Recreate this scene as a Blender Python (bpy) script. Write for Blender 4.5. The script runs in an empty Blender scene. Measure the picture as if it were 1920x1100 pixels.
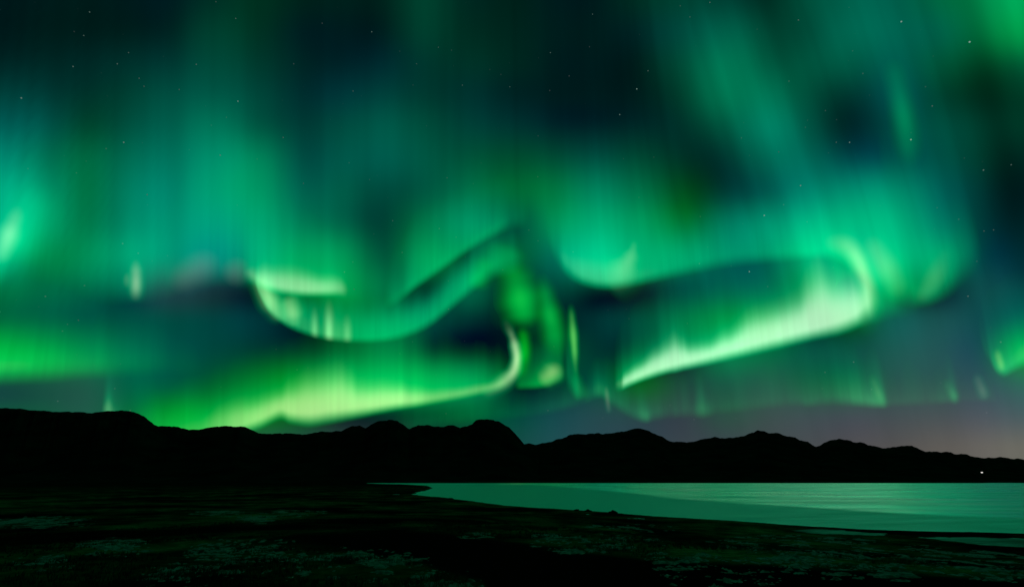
import bpy, math, random
import numpy as np

# ------------------------------------------------------------------ camera, world, exposure
sc = bpy.context.scene
COL = sc.collection
CAM_Z = 8.0
PITCH = math.atan(350 / 960)          # horizon stands 350 px under the centre, focal length 960 px of 1920
cam_data = bpy.data.cameras.new('camera')
cam_data.sensor_width = 36.0
cam_data.lens = 18.0
cam_data.clip_start = 0.1
cam_data.clip_end = 400000
cam = bpy.data.objects.new('camera', cam_data)
cam.location = (0, 0, CAM_Z)
cam.rotation_euler = (math.pi / 2 + PITCH, 0, 0)
COL.objects.link(cam)
sc.camera = cam

world = bpy.data.worlds.new('World')
sc.world = world
world.use_nodes = True
bg = world.node_tree.nodes['Background']
bg.inputs[0].default_value = (0.0, 0.004, 0.006, 1)
bg.inputs[1].default_value = 0.5

sc.view_settings.view_transform = 'Standard'
sc.view_settings.look = 'None'
sc.view_settings.exposure = 0
sc.view_settings.gamma = 1
sc.cycles.transparent_max_bounces = 96
sc.cycles.max_bounces = 6
sc.cycles.diffuse_bounces = 2
sc.cycles.use_denoising = True
sc.cycles.sample_clamp_indirect = 4

# ------------------------------------------------------------------ helpers
CP, SP = math.cos(PITCH), math.sin(PITCH)
VPY = 550 - 960 * CP / SP             # where upright lines meet


def direction(x, y):
    """photo pixel (1920 wide) -> world direction"""
    a = (np.asarray(x, float) - 960) / 960
    b = -(np.asarray(y, float) - 550) / 960
    d = np.stack([a + 0 * b, CP - b * SP + 0 * a, SP + b * CP + 0 * a], -1)
    return d / np.linalg.norm(d, axis=-1, keepdims=True)


def pixel(d):
    w = d[..., 1] * CP + d[..., 2] * SP
    v = -d[..., 1] * SP + d[..., 2] * CP
    ws = np.where(w > 0.05, w, 0.05)
    return 960 + 960 * d[..., 0] / ws, 550 - 960 * v / ws, w > 0.05


def on_plane(x, y, z=0.0):
    d = direction(x, y)
    t = (z - CAM_Z) / d[..., 2]
    return d[..., 0] * t, d[..., 1] * t


def noise1(x, seed):
    r = np.random.RandomState(seed)
    tab = r.rand(4096) * 2 - 1
    i = np.floor(x).astype(int)
    f = x - i
    f = f * f * (3 - 2 * f)
    return tab[i % 4096] * (1 - f) + tab[(i + 1) % 4096] * f


def noise2(x, y, seed):
    r = np.random.RandomState(seed)
    tab = r.rand(256, 256) * 2 - 1
    i = np.floor(x).astype(int); j = np.floor(y).astype(int)
    f = x - i; g = y - j
    f = f * f * (3 - 2 * f); g = g * g * (3 - 2 * g)
    a = tab[i % 256, j % 256]; b = tab[(i + 1) % 256, j % 256]
    c = tab[i % 256, (j + 1) % 256]; d = tab[(i + 1) % 256, (j + 1) % 256]
    return (a * (1 - f) + b * f) * (1 - g) + (c * (1 - f) + d * f) * g


def fbm(x, y, seed, octaves=4, gain=0.5):
    s = 0; a = 1; t = 0
    for k in range(octaves):
        s = s + a * noise2(x * 2 ** k + 17.3 * k, y * 2 ** k - 9.1 * k, seed + k)
        t += a; a *= gain
    return s / t


def sstep(a, b, x):
    t = np.clip((x - a) / (b - a), 0, 1)
    return t * t * (3 - 2 * t)


def grid_mesh(name, P, mat, col=None, keep=None, smooth=True, close=False):
    """P: (n, m, 3) grid of points -> one mesh object"""
    n, m = P.shape[:2]
    idx = np.arange(n * m).reshape(n, m)
    q = np.stack([idx[:-1, :-1], idx[1:, :-1], idx[1:, 1:], idx[:-1, 1:]], -1).reshape(-1, 4)
    if keep is not None:
        k = keep.reshape(-1)
        q = q[k[q].any(1)]
    used = np.unique(q)
    remap = -np.ones(n * m, int)
    remap[used] = np.arange(len(used))
    V = P.reshape(-1, 3)[used]
    q = remap[q]
    me = bpy.data.meshes.new(name)
    me.vertices.add(len(V)); me.vertices.foreach_set('co', V.astype(np.float32).ravel())
    me.loops.add(len(q) * 4); me.loops.foreach_set('vertex_index', q.astype(np.int32).ravel())
    me.polygons.add(len(q))
    me.polygons.foreach_set('loop_start', np.arange(0, len(q) * 4, 4, dtype=np.int32))
    me.polygons.foreach_set('loop_total', np.full(len(q), 4, dtype=np.int32))
    me.update(calc_edges=True)
    me.polygons.foreach_set('use_smooth', np.full(len(q), smooth))
    if col is not None:
        for cname, arr in col.items():
            at = me.attributes.new(cname, 'FLOAT_COLOR', 'POINT')
            c = np.ones((len(V), 4), np.float32)
            c[:, :3] = arr.reshape(-1, 3)[used]
            at.data.foreach_set('color', c.ravel())
    me.materials.append(mat)
    o = bpy.data.objects.new(name, me)
    COL.objects.link(o)
    return o


def poly_mesh(name, verts, faces, mat, parent=None, smooth=False):
    me = bpy.data.meshes.new(name)
    me.from_pydata([tuple(v) for v in verts], [], faces)
    me.update()
    me.polygons.foreach_set('use_smooth', [smooth] * len(me.polygons))
    me.materials.append(mat)
    o = bpy.data.objects.new(name, me)
    COL.objects.link(o)
    if parent:
        o.parent = parent
    return o


def tag(o, label=None, cat=None, group=None, kind=None):
    if label: o['label'] = label
    if cat: o['category'] = cat
    if group: o['group'] = group
    if kind: o['kind'] = kind
    return o


def new_mat(name):
    m = bpy.data.materials.new(name)
    m.use_nodes = True
    m.node_tree.nodes.clear()
    return m, m.node_tree.nodes, m.node_tree.links


# ------------------------------------------------------------------ sky dome: night air and the diffuse glow
def sky_material():
    m, N, L = new_mat('night_sky')
    out = N.new('ShaderNodeOutputMaterial')
    em = N.new('ShaderNodeEmission')
    at = N.new('ShaderNodeAttribute'); at.attribute_name = 'glow'
    # the faintest stars, too many to count
    tc = N.new('ShaderNodeTexCoord')
    nrm = N.new('ShaderNodeVectorMath'); nrm.operation = 'NORMALIZE'
    L.new(tc.outputs['Object'], nrm.inputs[0])
    vo = N.new('ShaderNodeTexVoronoi'); vo.inputs['Scale'].default_value = 58
    L.new(nrm.outputs[0], vo.inputs['Vector'])
    mr = N.new('ShaderNodeMapRange')
    mr.inputs['From Min'].default_value = 0.0; mr.inputs['From Max'].default_value = 0.075
    mr.inputs['To Min'].default_value = 1.0; mr.inputs['To Max'].default_value = 0.0
    L.new(vo.outputs['Distance'], mr.inputs['Value'])
    sep = N.new('ShaderNodeSeparateColor'); L.new(vo.outputs['Color'], sep.inputs[0])
    pw = N.new('ShaderNodeMath'); pw.operation = 'POWER'; pw.inputs[1].default_value = 4
    L.new(sep.outputs[0], pw.inputs[0])
    mu = N.new('ShaderNodeMath'); mu.operation = 'MULTIPLY'
    L.new(pw.outputs[0], mu.inputs[0]); L.new(mr.outputs[0], mu.inputs[1])
    mu2 = N.new('ShaderNodeMath'); mu2.operation = 'MULTIPLY'; mu2.inputs[1].default_value = 0.09
    L.new(mu.outputs[0], mu2.inputs[0])
    vm = N.new('ShaderNodeVectorMath'); vm.operation = 'ADD'
    L.new(at.outputs['Color'], vm.inputs[0]); L.new(mu2.outputs[0], vm.inputs[1])
    L.new(vm.outputs[0], em.inputs['Color'])
    L.new(em.outputs[0], out.inputs['Surface'])
    m.cycles.emission_sampling = 'NONE'
    return m


def srgb(r, g, b):
    c = np.array([r, g, b], float) / 255
    return np.where(c <= 0.04045, c / 12.92, ((c + 0.055) / 1.055) ** 2.4)


# survey of the sky: red green blue every 80 px across (25 columns) and every 60 px down (15 rows) the photograph's field of view
SURVEY = [
    (0, 22, 18,  0, 24, 18,  0, 26, 20,  0, 22, 22,  0, 24, 28,  0, 44, 32,  0, 48, 28,  0, 34, 24,  0, 28, 22,
     0, 30, 22,  0, 62, 42,  0, 34, 26,  0, 32, 22,  0, 22, 16,  0, 22, 16,  0, 45, 32,  0, 62, 46,  0, 60, 48,
     0, 40, 28,  0, 75, 55,  0, 100, 78,  0, 95, 75,  0, 100, 62,  0, 130, 70,  0, 165, 85),
    (0, 22, 20,  0, 26, 22,  0, 26, 22,  0, 26, 22,  0, 30, 28,  0, 62, 44,  0, 50, 32,  0, 28, 30,  0, 20, 24,
     0, 24, 24,  0, 60, 42,  0, 38, 26,  0, 36, 26,  0, 24, 18,  0, 24, 18,  0, 35, 34,  0, 70, 58,  0, 95, 72,
     0, 62, 44,  0, 68, 50,  0, 108, 84,  0, 100, 80,  0, 95, 72,  0, 115, 60,  0, 150, 70),
    (0, 36, 34,  0, 38, 34,  0, 40, 36,  0, 46, 40,  0, 52, 46,  0, 72, 55,  0, 58, 44,  0, 36, 34,  0, 28, 36,
     0, 38, 42,  0, 50, 40,  0, 46, 34,  0, 40, 30,  0, 20, 18,  0, 18, 16,  0, 26, 20,  0, 70, 50,  0, 118, 82,
     0, 80, 56,  0, 78, 56,  0, 92, 70,  0, 95, 78,  0, 88, 58,  0, 72, 36,  0, 85, 48),
    (0, 64, 58,  0, 60, 54,  0, 50, 40,  0, 62, 48,  0, 76, 62,  0, 86, 68,  0, 72, 58,  0, 44, 44,  0, 50, 52,
     0, 60, 54,  0, 52, 42,  0, 46, 42,  0, 34, 34,  0, 16, 22,  0, 14, 22,  0, 26, 24,  0, 55, 38,  0, 115, 78,
     0, 110, 78,  0, 75, 55,  0, 60, 52,  0, 105, 85,  0, 70, 50,  0, 50, 28,  0, 55, 34),
    (0, 92, 84,  0, 92, 80,  0, 68, 42,  0, 80, 62,  0, 92, 74,  0, 118, 88,  0, 88, 66,  0, 58, 52,  0, 70, 58,
     0, 84, 68,  0, 72, 54,  0, 60, 50,  0, 55, 50,  0, 30, 38,  0, 28, 38,  0, 40, 38,  0, 44, 36,  0, 80, 58,
     0, 125, 96,  0, 90, 72,  0, 42, 56,  0, 100, 75,  0, 82, 66,  0, 62, 44,  0, 55, 36),
    (0, 140, 115,  0, 125, 92,  0, 105, 62,  0, 108, 82,  0, 112, 90,  0, 145, 108,  0, 138, 92,  0, 76, 66,  0, 82, 68,
     0, 86, 72,  0, 82, 62,  0, 78, 52,  0, 82, 48,  0, 72, 48,  0, 74, 60,  0, 76, 52,  0, 50, 36,  0, 44, 40,
     0, 100, 80,  0, 110, 92,  0, 75, 80,  0, 85, 78,  0, 84, 72,  0, 62, 46,  0, 38, 30),
    (0, 180, 135,  0, 170, 120,  0, 112, 62,  0, 128, 98,  0, 130, 105,  0, 160, 115,  0, 155, 100,  0, 100, 80,  0, 86, 66,
     0, 66, 54,  0, 82, 60,  0, 110, 70,  0, 115, 58,  0, 115, 60,  0, 125, 88,  0, 118, 74,  0, 78, 20,  0, 48, 44,
     0, 85, 76,  0, 135, 110,  0, 145, 112,  0, 148, 112,  0, 100, 90,  0, 58, 54,  0, 25, 26),
    (20, 200, 145,  0, 190, 125,  0, 120, 70,  0, 140, 105,  0, 145, 112,  0, 160, 125,  0, 165, 112,  0, 130, 88,  0, 92, 66,
     0, 52, 44,  0, 120, 72,  0, 150, 98,  0, 95, 70,  0, 140, 82,  0, 165, 110,  0, 165, 100,  0, 120, 48,  0, 118, 88,
     0, 150, 112,  0, 185, 130,  0, 190, 128,  0, 185, 128,  0, 130, 105,  0, 60, 58,  0, 36, 38),
    (60, 215, 150,  0, 148, 80,  0, 145, 86,  20, 170, 120,  20, 150, 115,  50, 140, 128,  20, 175, 120,  0, 175, 100,  0, 150, 85,
     0, 72, 52,  0, 165, 90,  0, 80, 70,  0, 140, 70,  0, 120, 90,  40, 205, 140,  20, 190, 120,  0, 165, 105,  10, 130, 95,
     10, 130, 95,  30, 200, 130,  100, 225, 150,  60, 210, 135,  10, 175, 115,  0, 70, 72,  0, 48, 55),
    (0, 125, 72,  0, 115, 72,  0, 110, 74,  30, 125, 95,  38, 84, 78,  40, 58, 62,  50, 140, 80,  60, 200, 110,  40, 180, 100,
     0, 120, 70,  0, 75, 60,  0, 150, 90,  0, 108, 55,  0, 90, 55,  20, 55, 50,  20, 60, 55,  0, 75, 68,  0, 95, 76,
     0, 110, 82,  70, 200, 130,  130, 225, 160,  0, 170, 90,  10, 120, 90,  15, 80, 78,  5, 70, 74),
    (0, 105, 60,  0, 105, 70,  0, 88, 68,  0, 82, 66,  0, 70, 60,  0, 62, 58,  0, 66, 62,  20, 110, 70,  0, 165, 90,
     0, 160, 90,  0, 140, 88,  0, 40, 40,  0, 100, 70,  0, 95, 52,  0, 45, 45,  0, 80, 60,  0, 130, 75,  20, 160, 80,
     100, 215, 125,  140, 228, 155,  80, 200, 120,  15, 100, 85,  26, 84, 82,  14, 80, 80,  0, 110, 85),
    (30, 195, 70,  0, 175, 70,  0, 150, 78,  0, 120, 80,  0, 85, 68,  0, 66, 56,  0, 62, 44,  0, 70, 40,  0, 110, 50,
     0, 140, 70,  0, 80, 55,  0, 40, 45,  50, 140, 85,  0, 120, 55,  0, 50, 42,  0, 120, 60,  70, 200, 95,  150, 228, 160,
     90, 160, 110,  22, 96, 74,  10, 80, 66,  28, 88, 80,  36, 86, 86,  26, 86, 86,  20, 190, 85),
    (20, 96, 66,  24, 96, 66,  30, 94, 70,  0, 100, 70,  0, 90, 62,  0, 100, 45,  0, 140, 50,  60, 190, 75,  140, 220, 115,
     110, 220, 110,  60, 200, 95,  60, 180, 95,  0, 100, 62,  0, 120, 62,  0, 100, 66,  50, 160, 80,  35, 85, 66,  24, 90, 68,
     34, 92, 72,  20, 100, 66,  20, 120, 75,  42, 90, 78,  46, 94, 82,  54, 92, 92,  45, 105, 90),
    (18, 88, 62,  20, 88, 62,  32, 90, 72,  10, 110, 60,  0, 165, 35,  40, 180, 45,  110, 210, 80,  120, 190, 90,  90, 150, 80,
     60, 100, 66,  0, 85, 45,  0, 90, 45,  0, 80, 58,  20, 75, 75,  36, 72, 75,  40, 90, 75,  52, 72, 74,  44, 84, 68,
     58, 78, 74,  62, 78, 80,  66, 78, 82,  68, 80, 82,  72, 82, 84,  78, 86, 94,  72, 92, 96),
    (18, 84, 60,  18, 84, 60,  24, 84, 64,  30, 80, 65,  30, 80, 55,  40, 90, 60,  40, 85, 70,  40, 80, 70,  50, 80, 70,
     40, 80, 60,  20, 80, 60,  20, 80, 60,  20, 76, 68,  30, 75, 78,  40, 70, 76,  46, 68, 75,  58, 68, 74,  60, 69, 76,
     64, 72, 74,  70, 73, 76,  78, 76, 78,  84, 81, 80,  94, 89, 84,  104, 100, 94,  108, 106, 96),
]


def axis_steps(lo, hi, fine_lo, fine_hi, fine, coarse):
    return np.concatenate([np.arange(lo, fine_lo, coarse), np.arange(fine_lo, fine_hi, fine),
                           np.arange(fine_hi, hi, coarse), [hi]])


def ray_streaks(az, el, seed, amount):
    """upright rays: noise along the bearing, drifting slowly with height"""
    d = np.degrees(az) + 0.0
    k = 0.5 * noise1(d * 0.33 + 200, seed) + 0.32 * noise1(d * 0.9 + 400, seed + 1) + 0.18 * noise1(d * 2.3 + 700, seed + 2)
    k2 = noise2(d * 0.3 + 90, np.degrees(el) * 0.08 + 40, seed + 3)
    return 1 + amount * (k * 1.3 + 0.5 * k2)


SHEETS = []          # what every aurora curtain adds: (px, py, solid share, light)


def note_sheet(PX, PY, rgb):
    ax, ay = np.gradient(PX, axis=0), np.gradient(PY, axis=0)
    bx, by = np.gradient(PX, axis=1), np.gradient(PY, axis=1)
    SHEETS.append((PX.ravel(), PY.ravel(), np.abs(ax * by - ay * bx).ravel(), rgb.reshape(-1, 3)))


def to_display(c):
    c = np.clip(c, 0, 1)
    return np.where(c <= 0.0031308, 12.92 * c, 1.055 * c ** (1 / 2.4) - 0.055) * 255


def diffuse_table():
    """the survey less what the curtains already give = the diffuse glow between them"""
    S = np.array(SURVEY, float).reshape(15, 25, 3)
    lin = np.where(S / 255 <= 0.04045, S / 255 / 12.92, ((S / 255 + 0.055) / 1.055) ** 2.4)
    sg = 15.0
    for px, py, area, rgb in SHEETS:
        for j in range(15):
            sel = np.abs(py - 60 * j) < 3 * sg
            if not sel.any():
                continue
            x, y, w, c = px[sel], py[sel], area[sel], rgb[sel]
            for i in range(25):
                k = np.abs(x - 80 * i) < 3 * sg
                if k.any():
                    g = np.exp(-0.5 * (((x[k] - 80 * i) ** 2 + (y[k] - 60 * j) ** 2) / sg ** 2)) * w[k] / (2 * math.pi * sg ** 2)
                    lin[j, i] -= (g[:, None] * c[k]).sum(0)
    E = to_display(lin)
    E[..., 1] = np.maximum(E[..., 1], 22)
    E[..., 2] = np.minimum(np.maximum(E[..., 2], 22), E[..., 1] * 1.15)
    E[..., 0] = np.where(S[..., 1] > 125, 0, np.minimum(E[..., 0], E[..., 1] * np.where(np.arange(15)[:, None] < 11, 0.45, 1.05)))
    return np.where(E / 255 <= 0.04045, E / 255 / 12.92, ((E / 255 + 0.055) / 1.055) ** 2.4)


def bicubic(T, r, c):
    """smooth (B-spline) reading of a table of colours"""
    r0 = np.floor(r).astype(int); c0 = np.floor(c).astype(int)
    fr = r - r0; fc = c - c0

    def w(f):
        g = 1 - f
        a = [g ** 3 / 6, (3 * f ** 3 - 6 * f ** 2 + 4) / 6, (3 * g ** 3 - 6 * g ** 2 + 4) / 6, f ** 3 / 6]
        b = [(-f ** 3 + 2 * f ** 2 - f) / 2, (3 * f ** 3 - 5 * f ** 2 + 2) / 2, (-3 * f ** 3 + 4 * f ** 2 + f) / 2, (f ** 3 - f ** 2) / 2]
        return [0.35 * p + 0.65 * q for p, q in zip(a, b)]
    wr, wc = w(fr), w(fc)
    out = 0
    for i in range(4):
        for j in range(4):
            rr = np.clip(r0 + i - 1, 0, T.shape[0] - 1); cc = np.clip(c0 + j - 1, 0, T.shape[1] - 1)
            out = out + T[rr, cc] * (wr[i] * wc[j])[..., None]
    return np.maximum(out, 0)


def build_sky():
    R = 90000.0
    az = np.radians(axis_steps(-180, 180, -54, 54, 0.3, 4.0))
    el = np.radians(axis_steps(-12, 90, -2, 52, 0.3, 3.0))
    A, E = np.meshgrid(az, el, indexing='ij')
    D = np.stack([np.sin(A) * np.cos(E), np.cos(A) * np.cos(E), np.sin(E)], -1)
    X, Y, front = pixel(D)
    base = np.zeros(D.shape)
    base += srgb(0, 6, 8) * np.ones(A.shape)[..., None]
    lin = np.zeros(D.shape)
    T = diffuse_table()
    lin += bicubic(T, np.clip(Y / 60, -0.5, len(T) - 1), np.clip(X / 80, -1.5, T.shape[1] + 0.5))
    low = sstep(0.16, 0.3, E)
    # rays keep their own lean: almost upright on the left, tipping outwards on the right
    lean = np.interp(X, [-100, 0, 120, 255, 900, 1100, 1300, 1500, 1900, 2100], [.22, .2, .08, 0, 0, -.05, -.3, -.3, -.18, -.2])
    ray_at = np.radians((X - lean * (600 - Y)) / 16)
    st = 1 + (ray_streaks(ray_at * 0.75, E, 5, 0.18) - 1) * (0.35 + 0.65 * low)
    for gx, gy, sx, sy, k in ((1578, 232, 44, 58, .55), (1835, 165, 50, 40, .3), (1885, 340, 40, 70, .4), (1290, 320, 50, 50, .25)):
        st = st * (1 - k * np.exp(-0.5 * (((X - gx) / sx) ** 2 + ((Y - gy) / sy) ** 2)))
    lin = lin * st[..., None]
    fade = np.where(front, 1.0, 0.0) * sstep(-1500, -400, X) * sstep(3400, 2300, X)
    colr = base + lin * fade[..., None]
    colr[..., :] *= (0.35 + 0.65 * np.clip(fade, 0, 1))[..., None]
    P = D * R
    P[..., 2] += CAM_Z
    o = grid_mesh('sky', P, sky_material(), {'glow': colr})
    tag(o, kind='structure')
    return o


# ------------------------------------------------------------------ aurora curtains
ALT = 3200.0


def aurora_material():
    m, N, L = new_mat('aurora_light')
    out = N.new('ShaderNodeOutputMaterial')
    em = N.new('ShaderNodeEmission')
    tr = N.new('ShaderNodeBsdfTransparent')
    ad = N.new('ShaderNodeAddShader')
    at = N.new('ShaderNodeAttribute'); at.attribute_name = 'glow'
    L.new(at.outputs['Color'], em.inputs['Color'])
    L.new(em.outputs[0], ad.inputs[0]); L.new(tr.outputs[0], ad.inputs[1])
    L.new(ad.outputs[0], out.inputs['Surface'])
    m.cycles.emission_sampling = 'NONE'
    return m


AUR = aurora_material()
PALE = np.array([0.36, 0.80, 0.34])
GREEN = np.array([0.0, 0.46, 0.10])
TEAL = np.array([0.0, 0.34, 0.17])
YELLOW = np.array([0.30, 0.72, 0.10])


def catmull(pts, step=3.0):
    P = np.array(pts, float)
    P = np.vstack([2 * P[0] - P[1], P, 2 * P[-1] - P[-2]])
    P[0, 2:] = P[1, 2:]; P[-1, 2:] = P[-2, 2:]
    out = []
    for i in range(1, len(P) - 2):
        n = max(2, int(np.linalg.norm(P[i + 1, :2] - P[i, :2]) / step))
        t = (np.arange(n) / n)[:, None]
        a, b, c, d = P[i - 1], P[i], P[i + 1], P[i + 2]
        q = 0.5 * ((2 * b) + (c - a) * t + (2 * a - 5 * b + 4 * c - d) * t ** 2 + (3 * b - a - 3 * c + d) * t ** 3)
        w = t * t * (3 - 2 * t)
        q[:, 2:] = b[2:] * (1 - w) + c[2:] * w
        out.append(q)
    out.append(P[-2][None])
    return np.vstack(out)


def curtain(label, pts, core=PALE, low=GREEN, high=TEAL, soft=12, seed=1, ray=0.25, alt=ALT, streaks=(), name='aurora_curtain',
            power=1.3):
    """pts: (x, y of the lower hem, core light, core length, tail light, tail length[, hem softness]) along the hem"""
    pts = [tuple(p) + (soft,) if len(p) == 6 else tuple(p) for p in pts]
    S = catmull(pts)
    n = len(S)
    x, y, Ic, Lc, It, Lt, sf = S.T
    Lt = np.maximum(Lt, 5); Lc = np.maximum(Lc, 3)
    Tm = np.maximum(2.9 * Lt, 2.2 * Lc + 10)
    Tm = np.where(It < 0.02, 2.4 * Lc + 10, Tm)
    rows = 46
    u = np.linspace(0, 1, rows)
    t = -1.0 * sf[:, None] + (Tm + sf)[:, None] * (u ** 1.7)[None]
    lean = np.interp(x, [-100, 0, 120, 255, 900, 1100, 1500, 1900, 2100], [.22, .2, .08, 0, 0, -.03, -.12, -.18, -.2])
    vx, vy = lean, -np.ones(n)
    PX = x[:, None] + t * vx[:, None]
    PY = y[:, None] + t * vy[:, None]
    D = direction(PX, PY)
    hor = np.hypot(D[..., 0], D[..., 1])
    d0 = direction(x, y)
    R0 = np.hypot(d0[:, 0], d0[:, 1]) * alt / np.maximum(d0[:, 2], 0.02)
    R0 = np.minimum(R0, 70000)
    P = D / hor[..., None] * R0[:, None, None]
    P[..., 2] += CAM_Z
    az = np.arctan2(d0[:, 0], d0[:, 1])[:, None] + 0 * t
    el = np.arctan2(D[..., 2], hor)
    rays = ray_streaks(az, el, seed * 10, ray)
    rays = rays * (1 + 0.10 * min(1, ray * 6) * noise1(np.degrees(az) * 4.5 + 300, seed * 5))
    ray_long = 1 + 0.6 * ray * noise1(np.degrees(az) * 1.3 + 50, seed * 7)
    rise = sstep(-1, 1, t / sf[:, None])
    tp = np.maximum(t, 0)
    wave = 1 + 0.07 * noise1(np.degrees(az) * 0.5 + 80, seed * 3 + 1) + 0.012 * noise1(np.degrees(az) * 3.1 + 80, seed * 3 + 2)
    g_core = rise / (1 + (tp / (Lc[:, None] * wave * 0.9)) ** 4.4)
    tt = tp / (Lt[:, None] * ray_long)
    g_tail = rise * np.exp(-tt ** power)
    edge = sstep(1, 0.72, u)[None]
    mix = np.clip(tt * 0.8, 0, 1)[..., None]
    gc = g_core[..., None] ** 1.2
    rgb = (Ic[:, None] * g_core * (1 + (rays - 1) * 0.4) * edge)[..., None] * (core * gc + np.array([0, core[1] * .92, core[2] * .5]) * (1 - gc))
    rgb = rgb + (It[:, None] * g_tail * rays * edge)[..., None] * (low * (1 - mix) + high * mix)
    for sx, sw, si, sl in streaks:
        g = np.exp(-0.5 * ((x - sx) / sw) ** 2)[:, None] * rise * np.exp(-(tp / sl) ** 2.5)
        rgb = rgb + (si * g)[..., None] * core
    # ends fade out
    s = np.linspace(0, 1, n)
    rgb = np.maximum(rgb - 0.004, 0)
    keep = rgb.max(-1) > 0.003
    note_sheet(PX, PY, rgb)
    o = grid_mesh(name, P, AUR, {'glow': rgb}, keep)
    o.visible_shadow = False
    return tag(o, label, 'aurora', 'curtains of the green aurora')


def fold(parent, pts, colour=PALE, alt=ALT, name='bright_fold', dist=None):
    """a tight fold of a curtain seen edge-on: (x, y, half width, light) along the fold"""
    S = catmull(pts, 2.0)
    x, y, w, I = S.T
    tx, ty = np.gradient(x), np.gradient(y)
    l = np.hypot(tx, ty); nx, ny = -ty / l, tx / l
    k = np.ones(9) / 9
    nx = np.convolve(np.pad(nx, 4, 'edge'), k, 'valid'); ny = np.convolve(np.pad(ny, 4, 'edge'), k, 'valid')
    v = np.linspace(-2.6, 2.6, 19)
    PX = x[:, None] + nx[:, None] * w[:, None] * v
    PY = y[:, None] + ny[:, None] * w[:, None] * v
    D = direction(PX, PY)
    el = np.median(D[..., 2])
    R = (dist or alt / max(el, 0.03)) * (1 + 0.02 * np.cos(v))[None, :, None]
    P = D * R
    P[..., 2] += CAM_Z
    n = len(S); s = np.linspace(0, 1, n)
    end = np.sin(np.pi * s) ** 0.8
    g = np.exp(-0.5 * v ** 2)[None, :, None] * end[:, None, None]
    rgb = I[:, None, None] * g * (colour * [0.8, 1.1, 0.8] * g + np.array([0, colour[1] * 1.05, colour[2] * .5]) * (1 - g))
    rgb = np.maximum(rgb - 0.004, 0)
    note_sheet(PX, PY, rgb)
    o = grid_mesh(name, P, AUR, {'glow': rgb}, rgb.max(-1) > 0.003)
    o.parent = parent
    o.visible_shadow = False
    return o


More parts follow.
